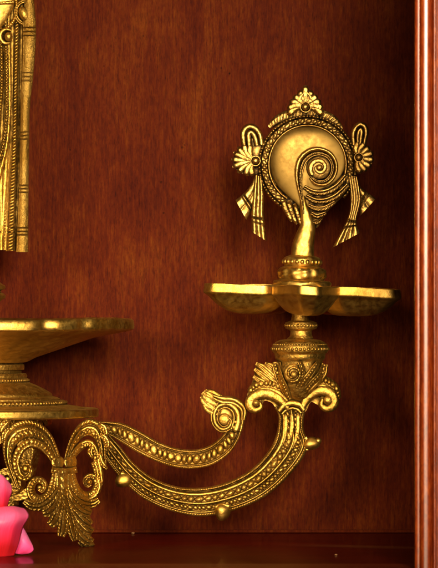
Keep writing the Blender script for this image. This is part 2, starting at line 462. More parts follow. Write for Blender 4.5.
def profile_post(name, x0, x1, base, fn, parent, mat, n=40):
    xs = np.linspace(x0, x1, n)
    d = np.array([fn((x - x0) / (x1 - x0)) for x in xs])
    zs = np.arange(-0.06, 0.68, 0.01)
    P = np.zeros((len(zs), n + 2, 3))
    for k, z in enumerate(zs):
        X = (xs - 219) * 0.9 * MM
        P[k, 1:-1, 0] = X + 0.00006 * sin(z * 40); P[k, 1:-1, 1] = YP - (base + d) * MM; P[k, 1:-1, 2] = z
        P[k, 0] = (X[0], YP + 0.012, z); P[k, -1] = (X[-1], YP + 0.012, z)
    b = Buf(); b.grid(P, wrap_v=True, caps=True)
    return build(name, b, mat, parent, sharp=60)


rnd = lambda hh: (lambda u: hh * math.sqrt(max(0, 1 - (2 * u - 1)**2)))
profile_post('inner_bead', 415.0, 419.0, 0.2, lambda u: 1.9 * math.sqrt(u * (2 - u)), post, M_STILE)
profile_post('groove', 419.0, 420.2, -1.5, lambda u: 0.6 * u, post, M_STILE, 4)
profile_post('round_moulding', 420.2, 431.3, 1.0, lambda u: 4.2 * max(0, 1 - abs(2 * u - 1)**3.0)**0.62, post, M_STILE, 60)
profile_post('fillet', 431.3, 433.2, -3.5, lambda u: -1.5 * u, post, M_STILE, 4)
profile_post('outer_bead', 433.2, 436.2, 0.5, rnd(1.7), post, M_STILE)
profile_post('flat_board', 436.6, 482.0, -0.6, lambda u: 0.8 * min(1, u * 12), post, M_STILE, 30)

# ---------------------------------------------------------------- the lamp
AX = -20.0
lamp = thing('oil_lamp', 'ornate brass oil lamp with curved beaded arm, open cups and a conch emblem', 'oil lamp',
             ((AX - 219) * MM, 0, 0))

# --- tray (wide dish with pinched rim)
def tray_R(th):
    r = 155.5 + 1.2 * np.sin(3 * th)
    for k in range(4):
        for c in (27, 44):
            d = (np.degrees(th) - c - 90 * k + 180) % 360 - 180
            r = r - 5.0 * np.exp(-(d / 3.2)**2)
    return r


def tray():
    prof = [(0.02, 352, 0), (0.10, 352, 0), (0.30, 347, .2), (0.55, 339.5, .6), (0.80, 331, .9), (0.94, 323.5, 1), (0.965, 320.3, 1), (0.975, 318.9, 1), (0.99, 318.5, 1), (0.994, 319.3, 1),
            (0.996, 321, 1), (1.0, 327.0, 1), (0.992, 329.2, 1), (0.90, 332.6, .95), (0.76, 336.5, .8), (0.62, 343.5, .6), (0.48, 351.0, .35), (0.36, 357.5, .15), (0.285, 362.5, 0), (0.02, 363, 0)]
    pr = cr(np.array([(p[0] * 155, p[1], p[2]) for p in prof]), 120)
    th = np.linspace(0, 2 * pi, 360, endpoint=False)
    RT = tray_R(th)[None, :] / 155
    w = np.clip(pr[:, 2:3], 0, 1)
    Rr = pr[:, :1] * (RT * w + (1 - w))
    Y2 = pr[:, 1:2] + 0.5 * np.sin(5 * th)[None, :] * w + (RT - 1) * 25 * w * 0.4
    b = Buf()
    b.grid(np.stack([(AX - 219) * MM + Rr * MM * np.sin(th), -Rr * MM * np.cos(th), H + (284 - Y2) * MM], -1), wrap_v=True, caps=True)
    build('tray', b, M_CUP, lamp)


tray()

# --- turned pedestal under the tray, and base ring
b = Buf()
lathe(b, [(5, 362.6), (42, 362.9), (44, 364.5), (44.3, 367), (44, 369.6), (41.5, 370.4), (41.5, 373), (46, 373.6), (47.2, 375.8), (46.5, 378), (48.2, 378.6),
          (49.2, 380.3), (48.8, 381.8), (51, 383), (56, 385.2), (64, 389), (70.5, 392.8), (72, 394.2), (72.2, 396), (77.5, 397.4), (79.8, 398.4), (80, 400.0),
          (84.5, 400.2), (86.6, 402.2), (86.4, 404.4), (90, 405.0), (98, 406.3), (106, 407.8), (106, 409), (5, 409.2)], AX, seg=220,
      relief=lambda T, Rr, Y2: 0.35 * np.sin(T * 46) * ((Y2 > 384.5) & (Y2 < 392.5)))
bead_ring(b, AX, 380.2, 48.7, 96, 1.35)
bead_ring(b, AX, 402.4, 85.8, 130, 1.7)
build('tray_pedestal', b, M_BRASS, lamp)
b = Buf()
lathe(b, [(5, 408.6), (108, 408.0), (116.5, 408.2), (118.3, 408.8), (118.8, 410), (118.8, 415.6), (118, 416.7), (114, 417.2), (5, 417.3)], AX, seg=260,
      relief=lambda T, Rr, Y2: 0.22 * np.sin(T * 7 + 1) + 0.1 * np.sin(T * 23))
build('base_ring', b, M_CUP, lamp)


# --- scrolled leg, wrapped round the base
def leg_depth(x, y):
    rad = 113 + np.clip((y - 450) / 95, 0, 1)**1.6 * 26
    u = np.clip((x - AX) / rad, -0.97, 0.90)
    return -rad * np.sqrt(1 - u**2) * MM


def ldo(off): return lambda x, y: leg_depth(x, y) + off * MM


archL_out = [(61, 459), (57, 447), (51, 434), (41, 424), (28, 419.5), (14, 423), (5, 433), (2.5, 448), (5, 463), (11, 479), (15, 488)]
archL_in = [(55, 461), (50, 452), (44, 443.5), (37, 439), (29, 437.5), (20.5, 441), (14.5, 449), (13, 459), (14, 468), (17, 477), (19.5, 486)]
archR_out = [(64, 459), (67, 447), (72, 434), (79, 424), (89, 418.5), (98, 421), (103, 430), (105.5, 442), (106, 455), (107, 468)]
archR_in = [(70, 461), (74, 450), (79, 441.5), (84, 437), (89.5, 436), (94, 439), (96.5, 445), (98, 452), (99.5, 460), (102, 466)]
LEGBANDS = [(0.0, 0.26, 'rope', 2.2, 2.6), (0.28, 0.40, 'groove', 1.8), (0.42, 0.60, 'ridge', 1.6), (0.62, 0.92, 'loz', 2.2, 5.0)]


def make_leg():
    b = Buf()
    # tie and stalk: the leg's own mesh
    for tx in (57.6, 70.4):
        stroke(b, [(tx, 456.5), (tx, 459), (tx, 463), (tx, 467.5)], [7, 12, 13, 10], crown=4.6, thick=5, depth=ldo(-2.5), taper=True, edge=0.6, bands=[(0.35, 0.65, 'groove', 0.7)])
    stroke(b, [(51.5, 469.5), (64, 471.5), (77, 469.5)], [6.5, 7, 6.5], crown=3.4, thick=4, depth=ldo(-3), edge=1.0, bands=[(0.25, 0.75, 'bead', 1.2, 3.4)])
    stroke(b, [(64, 470), (64, 480), (64.5, 492), (67, 508), (73, 525), (82, 537), (90, 543)], [22, 19, 19, 16, 12, 9, 5], crown=4, thick=6, depth=ldo(-1),
           bands=[(0.04, 0.30, 'ridge', 1.6), (0.33, 0.66, 'loz', 1.5, 6), (0.70, 0.96, 'ridge', 1.6)])
    leg = build('leg', b, M_LEG, lamp)
    b = Buf(); ribbon(b, archL_out, archL_in, LEGBANDS, crown=3.2, thick=7, depth=ldo(1), edge=1.5)
    b2 = Buf(); ribbon(b2, archR_out, archR_in, LEGBANDS, crown=3.2, thick=7, depth=ldo(1), edge=1.5)
    IB = [(0.02, 0.36, 'ridge', 1.2), (0.40, 0.98, 'bead', 1.7, 3.6)]
    stroke(b, [(54, 462), (48.5, 452.5), (40, 445), (31, 443), (22, 448), (16.8, 457), (16.6, 467), (20, 475.5), (26, 478), (30.8, 473), (30.2, 466.5), (26.5, 463.5)],
           [5, 7.5, 8.5, 9, 9, 8.5, 8, 7.5, 6.5, 5.5, 4.5, 3], bands=IB[::-1], crown=2.6, thick=6, depth=ldo(-1.5), edge=1.0)
    ball(b, 25.5, 468.5, 3.8, depth=-108, ryz=5)
    stroke(b2, [(70, 462), (76, 451.5), (83, 445), (89, 443.5), (93.5, 447.5), (96, 455), (95.5, 463)],
           [5, 7, 8, 8, 7, 6, 4], bands=IB[::-1], crown=2.6, thick=6, depth=ldo(-1.5), edge=1.0)
    build('scroll_arch', b, M_LEG, leg); build('scroll_arch', b2, M_LEG, leg)
    # lower volutes
    b = Buf()
    stroke(b, [(55, 473), (53.5, 484), (49, 495), (40, 500), (32.5, 496), (30.5, 487.5), (35, 480.5), (41.5, 480.5), (45, 486), (42, 491), (38.5, 489)],
           [6, 8.5, 9.5, 10, 9.5, 8.5, 7.5, 6.5, 5.5, 4.5, 3], bands=[(0.05, 0.4, 'ridge', 1.2), (0.42, 0.95, 'bead', 1.4, 3.2)], crown=2.4, thick=6, depth=ldo(-2), edge=1)
    ball(b, 39.5, 487.5, 3.0, depth=-102, ryz=4)
    build('volute', b, M_LEG, leg)
    b = Buf()
    stroke(b, [(72, 473), (74, 484), (79, 493), (87, 496.5), (94.5, 493), (97.5, 485), (94.5, 477.5), (88.5, 476.5), (85, 481), (87.5, 486), (91, 484)],
           [6, 8.5, 9.5, 10, 9.5, 8.5, 7, 6, 5, 4, 3], bands=[(0.05, 0.55, 'bead', 1.4, 3.2), (0.6, 0.95, 'ridge', 1.2)], crown=2.4, thick=6, depth=ldo(-2), edge=1)
    ball(b, 89.5, 482, 2.6, depth=-62, ryz=6)
    build('volute', b, M_LEG, leg)
    b = Buf()
    slab(b, [(55, 474), (73, 474), (80, 494), (90, 497), (94, 503), (88, 514), (90, 528), (91, 542), (80, 540), (66, 533), (54, 521), (44, 509), (36, 502), (48, 497)], ldo(1.5), 5)
    build('web', b, M_LEG, leg)
    # acanthus leaves
    LB = [(0.0, 0.30, 'hatch', 1.6, 3.6), (0.30, 0.38, 'groove', 1.2), (0.36, 0.66, 'ridge', 1.8), (0.64, 0.72, 'groove', 1.2), (0.70, 1.0, 'hatch', 1.6, 3.6)]
    leaves = [
        ([(60, 484), (52, 497), (41, 505), (31, 505), (24, 500.5)], [5, 11, 11, 10, 6]),
        ([(60, 491), (56, 503), (50, 510.5), (42.5, 513)], [5, 12, 13, 8]),
        ([(62, 498), (59, 510), (55, 520), (49.5, 525.5)], [5, 12, 12.5, 8]),
        ([(65, 504), (64.5, 516), (63.0, 528), (61, 536.5)], [5, 12, 12, 8]),
        ([(68, 509), (70.5, 521), (73.0, 532), (75.5, 540.5)], [5, 11, 11, 7]),
        ([(67, 484), (74, 496), (84, 503), (93, 503.5), (99, 500)], [5, 11, 11, 9, 6]),
        ([(68, 491), (75, 503), (83, 510.5), (91, 514)], [5, 12, 12, 8]),
        ([(69, 499), (77, 511), (85, 520), (91, 525)], [5, 11, 12, 8]),
        ([(71, 508), (78, 519), (86, 528), (92.5, 532.5)], [5, 11, 11, 8]),
        ([(72, 517), (77, 528), (84, 537.5), (92, 543)], [5, 11, 12, 9]),
    ]
    b = Buf()
    for i, (p, w) in enumerate(leaves):
        off = -3.2 + 0.5 * (i % 3)
        stroke(b, p, w, bands=LB, crown=2.6, thick=6, depth=ldo(off), edge=1.0, taper=True, lift=lambda u: 6.5 * u**3)
    stroke(b, [(84, 543), (89, 545.5), (94, 543)], [5, 6.5, 4], crown=3.5, thick=6, depth=ldo(-6), edge=1, taper=True)
    stroke(b, [(82, 540), (86, 546)], [10, 9], crown=2, thick=12, depth=ldo(0), edge=1)
    build('acanthus_leaf', b, M_LEG, leg)
    # frilled fringe on the right and rosette on the left join
    b = Buf()
    for p, w in [([(98, 452), (101, 462), (107, 469)], [6, 7, 3]), ([(96, 458), (99, 470), (101.5, 485)], [6, 8, 3]), ([(93, 462), (96, 470), (97, 480)], [5, 6, 3]),
                 ([(99, 424), (104, 428), (106, 436)], [5, 7, 4]), ([(100, 434), (106, 440), (108, 449)], [5, 7, 4]), ([(92, 446), (90, 452), (93, 458)], [4, 6, 3])]:
        stroke(b, p, w, bands=[(0.05, 0.45, 'ridge', 1.3), (0.5, 0.95, 'bead', 1.4, 3)], crown=2.2, thick=4, depth=ldo(-3), edge=0.8, taper=True)
    build('leaf_fringe', b, M_LEG, leg)
    b = Buf()
    for p, w in [([(9, 420), (3, 425), (-1, 433)], [5, 8, 5]), ([(10, 428), (5, 433), (3, 442)], [4, 7, 4]), ([(2, 419), (-4, 423), (-8, 431)], [4, 7, 4])]:
        stroke(b, p, w, bands=[(0.05, 0.45, 'ridge', 1.3), (0.5, 0.95, 'bead', 1.2, 3)], crown=2.4, thick=4, depth=ldo(-3), edge=0.8, taper=True)
    ball(b, 4, 427, 3.0, depth=-114, ryz=3.5)
    build('leaf_knot', b, M_LEG, leg)
    return leg


leg0 = make_leg()
for az in (137, 262):
    c = leg0.copy(); COL.objects.link(c); c.parent = lamp; c.rotation_euler = (0, 0, R(az))
    for ch in list(leg0.children):
        d = ch.copy(); COL.objects.link(d); d.parent = c

# --- main arm
def arm_depth(off=0.0):
    # the arm runs from the back of the base ring out to the plane of the cups
    return lambda x, y: (off + 0.0 * x) * MM


armI = [(104, 424), (108, 432), (120, 446), (133, 462), (151, 476.5), (173, 485.5), (195, 487.8), (217, 485), (237, 477.5), (252, 468.5), (264, 456.5), (272, 445), (276, 435), (278, 425), (278, 415), (274, 407)]
armO = [(94, 436), (98, 446), (108, 463), (123, 481), (145, 499.5), (174, 512), (202, 516.5), (229, 512), (256, 502), (276, 488.5), (294, 470), (305.5, 453.5), (308.5, 442), (304.5, 432), (303.5, 422), (306, 409)]
ARM = [(0.0, 0.10, 'rope', 1.6, 1.9), (0.10, 0.17, 'groove', 2.2), (0.17, 0.27, 'ridge', 1.5), (0.27, 0.51, 'flat', -1.2), (0.28, 0.50, 'loz', 3.0, 8.0), (0.50, 0.57, 'ridge', 1.3), (0.57, 0.62, 'groove', 1.5),
       (0.61, 0.77, 'flat', -0.8), (0.62, 0.76, 'bead', 2.4, 4.4), (0.76, 0.82, 'groove', 1.5), (0.82, 0.87, 'ridge', 1.0), (0.88, 1.0, 'rope', 2.0, 2.3)]
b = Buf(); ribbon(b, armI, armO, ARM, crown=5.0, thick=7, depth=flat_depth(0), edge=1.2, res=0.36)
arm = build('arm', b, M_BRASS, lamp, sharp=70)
# knobs on the arm
fd_ = flat_depth
for (x, y, r, ry, tl, d) in [(311.5, 443.5, 8.6, 6.8, R(14), -2), (222.5, 511.5, 8.2, 9.0, 0.2, -5), (123.5, 480, 8.4, 7.6, 0.4, -3)]:
    b = Buf(); n0 = len(b.v)
    ball(b, x, y, r, depth=d, ry=ry, ryz=6.5, n=36, tilt=tl)
    V = b.v[0]; c0 = V.mean(0); q = V - c0
    b.v[0] = c0 + q * (1 + 0.05 * np.sin(q[:, :1] * 420 + x) + 0.04 * np.sin(q[:, 2:3] * 500 + 1.3 * x) )
    if x > 300: ball(b, 318.3, 440.8, 3.4, depth=-3, ry=3.2, n=20); stroke(b, [(305.5, 437), (307.5, 443), (307, 450)], [4, 5, 4], crown=2, depth=fd_(-3))
    elif x > 200: stroke(b, [(213.5, 508), (222, 505.5), (231, 506.5)], [3.5, 5, 3.5], crown=2.2, depth=fd_(-6), taper=True)
    else: stroke(b, [(119, 472.5), (126, 476), (131, 483)], [3.5, 5, 3.5], crown=2.2, depth=fd_(-4), taper=True)
    build('knob', b, M_CUP, lamp)

# --- upper branch with its volute and leaf
brT = [(98, 421), (107, 421.5), (122, 423), (140, 431), (158, 441.5), (177, 448), (195, 449.5), (210, 445), (221, 436.5), (227.5, 427), (229, 418)]
brB = [(98, 432), (107, 434), (121, 442.5), (136.5, 452), (155, 461), (174, 467.2), (192, 468.8), (211, 465.5), (229, 454), (239.5, 438), (244.5, 418)]
BR = [(0.0, 0.14, 'rope', 1.5, 2.0), (0.14, 0.24, 'groove', 1.8), (0.22, 0.77, 'flat', -1.5), (0.25, 0.74, 'bead', 3.2, 6.4), (0.74, 0.86, 'groove', 1.8), (0.86, 1.0, 'rope', 1.5, 2.0)]
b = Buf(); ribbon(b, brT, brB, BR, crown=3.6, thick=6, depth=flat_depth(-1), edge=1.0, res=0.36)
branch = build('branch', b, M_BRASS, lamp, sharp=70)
b = Buf()
stroke(b, [(236, 430), (238.5, 419), (236, 409.5), (228, 404), (219, 406), (214.5, 413.5), (215.5, 423), (221.5, 429), (229, 427), (231, 420), (226, 416.5)],
       [13, 12, 11, 10, 9, 8.5, 8, 7.5, 6.5, 5, 3], bands=[(0.02, 0.2, 'ridge', 1.2), (0.22, 0.3, 'groove', 1.2), (0.3, 0.7, 'ridge', 1.7), (0.7, 0.78, 'groove', 1.2), (0.78, 0.98, 'ridge', 1.2)], crown=2.8, thick=6,
       depth=flat_depth(-2), edge=1)
puff(b, [(224 + 10 * cos(a), 418 + 10 * sin(a)) for a in np.linspace(0, 2 * pi, 14, endpoint=False)], (224, 418), hmax=1.5, thick=3, depth=flat_depth(-1.5), na=60)
ball(b, 224.5, 419.5, 6.2, depth=-3.5, ryz=2.6)
build('volute', b, M_BRASS, branch)
b = Buf()
stroke(b, [(243, 420), (243, 409), (234, 401.5), (222, 400), (213, 396.5)], [5, 8, 9, 9, 5], crown=2.6, thick=5, depth=flat_depth(-3), edge=1, bands=[(0.05, 0.45, 'ridge', 1.3), (0.5, 0.95, 'ridge', 1.3)])
for p, w in [([(222, 405), (214, 401), (207, 396), (203, 392)], [7, 11, 11, 6]), ([(221, 409), (213, 406), (206, 401), (202, 396)], [7, 11, 11, 6]), ([(221, 413), (214, 411), (208, 407), (204, 402)], [7, 10, 10, 6]),
             ([(226, 402), (218, 398), (210, 394), (205, 391.5)], [6, 10, 10, 6])]:
    stroke(b, p, w, crown=2.2, thick=4, depth=flat_depth(-3), edge=0.8, taper=True, bands=[(0.3, 0.7, 'groove', 1.1)])
stroke(b, [(240, 412), (246, 408), (251, 401)], [7, 6, 6], crown=2, thick=5, depth=flat_depth(-2))
build('leaf', b, M_BRASS, branch)

# --- capital that crowns the arm
b = Buf()
CXC = 300.0
lathe(b, [(3, 337.5), (12, 337.5), (13, 339), (20, 340), (24.5, 342), (26, 344.2), (27.3, 345), (28.3, 347.5), (28.4, 350), (27.6, 352.2), (25.6, 353.6), (25.2, 356), (25, 358), (22.5, 361.5),
          (23, 365), (24, 368), (24, 376), (21, 386), (14, 398), (8, 404), (2, 405)], CXC, seg=120)
bead_ring(b, CXC, 348.9, 28.0, 44, 1.75)
bead_ring(b, CXC, 344.6, 26.4, 60, 1.0)
capital = build('capital', b, M_BRASS, lamp)
cd = lambda off: (lambda x, y: (-np.sqrt(np.clip(23.5**2 - (x - CXC)**2, 60, None)) * np.clip((408 - y) / 30, 0.25, 1) + off) * MM)
b = Buf()   # long beaded leaves running down to the throat
for p, w in [([(275, 364), (279, 377), (285, 390), (290, 401)], [8, 9, 9, 6]), ([(325, 364), (322, 374), (311, 386), (300, 399)], [7, 10, 9, 6]), ([(318, 363), (311, 373), (303, 384), (296, 396)], [5, 8, 8, 5]),
             ([(300, 362), (303, 372), (300, 382), (295, 390)], [5, 6, 6, 4])]:
    stroke(b, p, w, crown=2.0, thick=8, depth=cd(-1), edge=0.8, bands=[(0.03, 0.28, 'ridge', 1.2), (0.32, 0.72, 'bead', 1.5, 3.4), (0.76, 0.97, 'ridge', 1.0)])
ribbon(b, [(272.5, 362), (272, 372), (275, 384)], [(281, 362), (281, 374), (284, 388)], crown=2, thick=8, depth=cd(1), edge=0.8)
build('beaded_leaf', b, M_BRASS, capital)
b = Buf()   # flower medallion
puff(b, [(293 + 9.0 * cos(a), 373.5 + 9.8 * sin(a)) for a in np.linspace(0, 2 * pi, 14, endpoint=False)], (293, 373.5), hmax=3, depth=flat_depth(-24), thick=6)
stroke(b, spiral(293, 373.5, 8.6, 3.0, 250, 1.25), [3.2] * 16 + [2.6, 2], crown=1.8, thick=3, depth=flat_depth(-26.5), edge=0.6, bands=[(0.1, 0.9, 'bead', 0.9, 2.8)])
ball(b, 294, 374.5, 3.6, depth=-28.5, ryz=3)
build('rosette', b, M_BRASS, capital)
b = Buf()   # left acanthus tuft
for p in [[(281, 384), (272, 376), (262, 367), (256, 363.5)], [(280, 387), (270, 381), (261, 374), (254.5, 369)], [(279, 390), (269, 386), (260, 381), (253.5, 376.5)], [(282, 381), (276, 372), (270, 366), (265, 363.5)]]:
    stroke(b, p, [6, 8, 7, 3.5], crown=2.2, thick=5, depth=flat_depth(-8), edge=0.8, taper=True, bands=[(0.3, 0.7, 'groove', 1.0)])
build('leaf', b, M_BRASS, capital)
VB = [(0.02, 0.40, 'bead', 1.6, 3.8), (0.44, 0.52, 'groove', 1.2), (0.54, 0.98, 'ridge', 1.5)]
b = Buf()
stroke(b, [(291, 404), (283, 393), (271, 387.5), (259, 388), (250.5, 394)], [7, 15, 17, 16, 11], crown=3.4, thick=7, depth=flat_depth(-6), edge=1, bands=[(0.56, 0.95, 'bead', 2.0, 3.8), (0.05, 0.5, 'ridge', 1.4)])
stroke(b, [(288, 408), (279, 399), (268, 393.5), (258, 394.5), (250.5, 400), (250.5, 407), (256, 410), (261, 406.5), (259.5, 402)], [6, 10, 11, 11, 10, 9, 7, 5, 3], crown=3.0, thick=7, depth=flat_depth(-8), edge=1,
       bands=[(0.05, 0.95, 'ridge', 1.2)])
puff(b, [(255.5 + 6.5 * cos(a), 402.5 + 6.5 * sin(a)) for a in np.linspace(0, 2 * pi, 14, endpoint=False)], (255.5, 402.5), hmax=1.5, thick=3, depth=flat_depth(-7), na=60)
ball(b, 256.2, 403, 4.0, depth=-10, ryz=4)
build('volute', b, M_BRASS, capital)
b = Buf()
stroke(b, [(294, 404), (301, 392), (312, 384.5), (324, 384), (333.5, 389.5), (337.5, 399)], [7, 15, 17, 16, 13, 8], crown=3.4, thick=7, depth=flat_depth(-6), edge=1, bands=[(0.05, 0.44, 'bead', 2.0, 3.8), (0.5, 0.95, 'ridge', 1.4)])
stroke(b, [(302, 408), (307, 398), (316, 391.5), (326, 391), (333, 396.5), (333.5, 404.5), (327.5, 408.5), (321.5, 405), (322.5, 399)], [6, 10, 11, 11.5, 11, 9.5, 8, 6, 3.5], crown=3.0, thick=7, depth=flat_depth(-8), edge=1,
       bands=[(0.05, 0.95, 'ridge', 1.2)])
puff(b, [(327.5 + 7.5 * cos(a), 400 + 7.5 * sin(a)) for a in np.linspace(0, 2 * pi, 14, endpoint=False)], (327.5, 400), hmax=1.5, thick=3, depth=flat_depth(-7), na=60)
ball(b, 328, 400.3, 5.2, depth=-10, ryz=4.5)
build('volute', b, M_BRASS, capital)
b = Buf()
stroke(b, [(279, 411), (284, 405.5), (292, 403), (300, 405), (304, 410)], [4, 5.5, 6, 5.5, 4], crown=3, thick=8, depth=flat_depth(-9), edge=1)
stroke(b, [(282, 414), (286, 410), (292, 408), (298, 409.5), (301, 413)], [2.5, 3, 3, 3, 2.5], crown=1.6, thick=8, depth=flat_depth(-8), edge=.6)
build('tie_band', b, M_BRASS, capital)
b = Buf()    # cast flutes running from the tie down into the arm
for x0 in (285.5, 291.5, 297.5):
    stroke(b, [(x0, 412), (x0 + 0.5, 426), (x0 - 2, 440), (x0 - 8, 452)], [3.5, 5, 4.5, 2], crown=1.8, thick=4, depth=flat_depth(-4.5), edge=.4, taper=True)
build('flute', b, M_BRASS, arm)
b = Buf()
slab(b, [(256, 365), (264, 366), (272, 366), (290, 366), (318, 366), (325, 368), (325, 380), (335, 388), (338.5, 397), (336, 406), (328, 409), (318, 405), (311, 402), (305, 412), (292, 413), (279, 412), (272, 403), (264, 401), (261, 409), (252, 411), (246.5, 404), (248, 392), (253, 380)], flat_depth(-3.5), 8)
build('web', b, M_BRASS, capital)

# --- stem, collar, cups
CX = 302.0
TL = 0.028
b = Buf()
lathe(b, [(3, 311), (9.5, 311), (9.2, 316), (10, 320.5), (13, 321.6), (15.6, 322.4), (16.6, 325.5), (15.6, 328.6), (12.5, 329.6), (10.5, 331), (10.8, 335), (12.5, 338.5), (3, 339)], CX - 1, seg=100)
bead_ring(b, CX - 1, 325.5, 15.6, 30, 1.75)
build('stem', b, M_BRASS, lamp)


def cup(az, k, first):
    # plan outline of one cup: (distance out, half width)
    plan = np.array([(14, 3), (17, 13), (24, 20), (36, 28), (47, 32.6), (52, 33.6), (58, 31.6), (75, 23.5), (92, 15.3), (99.5, 11.5), (102.3, 8.5), (102.9, 4), (103, 0)], float)
    up = cr(np.vstack([[(13, 0)], plan]), 50)
    lo = up[::-1][1:-1] * [1, -1]
    loop = np.vstack([up, lo])
    c = np.array([52.0, 0.0])
    prof = np.array([(0.04, 24.5), (0.35, 23), (0.62, 17), (0.84, 8.5), (0.925, 2.0), (0.945, 0.2), (0.955, -0.7), (0.972, -0.6), (0.981, 0.2), (0.988, 2.5), (0.999, 6.8), (1.0, 8.0), (0.985, 9.2), (0.90, 12.2), (0.76, 18.5),
                     (0.58, 24.2), (0.38, 27.3), (0.18, 28.2), (0.03, 28.4)])
    pr = cr(prof, 64)
    X = c[0] + pr[:, :1] * (loop[None, :, 0] - c[0]); Yp = pr[:, :1] * loop[None, :, 1]
    Zd = pr[:, 1:2] + 0.5 * np.sin(X * 0.09 + az) + 0.35 * np.sin(Yp * 0.13 + 2 * k)
    a = R(az)
    wx = X * sin(a) + Yp * cos(a); wy = -X * cos(a) + Yp * sin(a)
    Pz = H + (284 - 286.6 - Zd - wx * TL) * MM
    b = Buf(); b.grid(np.stack([(CX - 219 + wx) * MM, wy * MM, Pz], -1), wrap_v=True, caps=True)
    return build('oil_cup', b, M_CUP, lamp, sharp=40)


for k in range(5): cup((3, 68.5, 145, 218, 291)[k], k, k == 0)
b = Buf()
lathe(b, [(3, 252), (17.5, 257.5), (18.6, 259.5), (18.8, 262), (18.2, 265), (17, 266.5), (20.5, 267.6), (23, 269), (24, 271.5), (24, 276), (23, 278.8), (22, 280.2), (27.5, 280.8), (29.2, 282), (29.4, 285.5), (28, 287), (28, 300), (10, 312), (3, 312)],
      CX, seg=120, tilt=TL, relief=lambda T, Rr, Y2: 0.7 * np.sin(T * 12) * ((Y2 > 269.5) & (Y2 < 278)) + 0.35 * np.sin(T * 5 + Y2))
bead_ring(b, CX, 262, 18.4, 22, 2.3, tilt=TL, squash=1.1)
build('cup_collar', b, M_CUP, lamp)

# --- conch emblem on top
def fd(o): return flat_depth(o)
b = Buf()
out = [(308, 126.5), (322, 128.5), (335, 136.5), (343.5, 149), (345.5, 163), (341, 176), (331, 185.5), (319, 192), (311, 200), (306.5, 210), (301.5, 213), (297.5, 205), (288, 196.5), (277.5, 186), (271, 172), (269.5, 157), (273.5, 143), (282, 133), (294, 127.5)]
puff(b, out, (307, 163), hmax=6.4, power=2.6, thick=9, depth=fd(0), edge=1.5, nr=40, na=220,
     extra=lambda RH, X, Y2: (0.07 * (163 - Y2) + 0.07 * (307 - X)) * (1 - RH**6))
conch = build('conch_emblem', b, M_SHELL, lamp, sharp=70)
b = Buf()
stroke(b, [(302.5, 196), (303.5, 206), (306, 216), (307.5, 226), (305, 237), (303, 246), (302.5, 256)], [5, 8, 12, 15.5, 19.5, 22, 23], crown=8.5, thick=8, depth=fd(-1.5), edge=1.5, res=0.5)
build('neck', b, M_CUP, conch, sharp=70)
b = Buf()
puff(b, [(307.5 + 47 * cos(a), 165 + 46.5 * sin(a)) for a in np.linspace(0, 2 * pi, 24, endpoint=False)], (307.5, 165), hmax=0.8, thick=5, depth=fd(3), na=200)
def ringpts(rx, ry, a0, a1, n=30): return [(307.5 + rx * cos(a), 165 - ry * sin(a)) for a in np.linspace(R(a0), R(a1), n)]
ribbon(b, ringpts(50, 50.3, 238, -42), ringpts(37.2, 38.2, 238, -42), [(0.0, 0.22, 'bead', 2.1, 3.1), (0.22, 0.32, 'groove', 1.6), (0.33, 0.74, 'loz', 1.5, 5.6), (0.76, 0.82, 'groove', 1.6), (0.82, 1.0, 'ridge', 2.0)],
       crown=2.4, thick=5, depth=fd(-0.5), edge=1.2)
build('beaded_rim', b, M_ANTIQUE, conch, sharp=70)
b = Buf()   # inner spiral of the shell
puff(b, [(319 + 13 * cos(a), 167.5 + 13 * sin(a)) for a in np.linspace(0, 2 * pi, 18, endpoint=False)], (319, 167.5), hmax=4.5, thick=4, depth=fd(-6.5), edge=0.5, na=90)
stroke(b, [(303.5, 214), (302.6, 204), (300.5, 192), (298.8, 180), (299.5, 168), (303.5, 158.5), (311.5, 152.5), (321, 151.5), (330, 156), (334.5, 165), (333, 175), (326, 182.5), (316.5, 182.5), (310, 177)],
       [2, 3, 4.5, 7, 9.5, 10.5, 10, 9, 8, 7.4, 7, 6.5, 6, 3], bands=[(0.0, 0.46, 'ridge', 3.0), (0.48, 0.54, 'groove', 0.8), (0.55, 0.82, 'hatch', 1.0, 2.8), (0.84, 1.0, 'ridge', 1.0)],
       crown=1.8, thick=6, depth=fd(-8.0), edge=1.0)
stroke(b, spiral(319.3, 167.8, 9.6, 2.6, 225, -1.25, 20), [5.0] * 8 + [4.6] * 6 + [4.0] * 4 + [3.2, 2.4], crown=2.4, thick=6, depth=fd(-9.5), edge=0.6)
ball(b, 319.3, 167.8, 3.4, depth=-11.5, ryz=3.0)
build('shell_spiral', b, M_ANTIQUE, conch, sharp=70)
b = Buf()   # striped shell tail
puff(b, [(306, 192), (318, 188), (332, 184), (343, 176), (352, 172), (352, 182), (344, 195), (333, 206), (325, 215), (317, 228), (312, 222), (309, 208)], (326, 195), hmax=4, thick=4, depth=fd(0), edge=1)
for p, w in [([(304, 187), (313, 192), (324, 192.5), (336, 187), (346, 176)], [5, 6.5, 7, 7, 5]), ([(306, 196), (315, 200.5), (326, 200.5), (337, 195.5), (348, 185)], [5, 6.5, 7, 7, 5]),
             ([(308, 205), (316, 208.5), (325, 208), (335, 202)], [4, 6, 6.5, 4]), ([(311, 213), (317, 216), (326, 213)], [4, 6, 4]), ([(312.5, 221), (317, 222.5), (321.5, 219)], [3, 5, 3])]:
    stroke(b, p, w, bands=[(0.0, 0.42, 'ridge', 1.8), (0.46, 0.95, 'hatch', 1.2, 3.4)], crown=2.0, thick=4, depth=fd(-4.5), edge=0.8)
build('shell_tail', b, M_ANTIQUE, conch, sharp=70)
b = Buf()   # small curled leaves at lower left of the shell
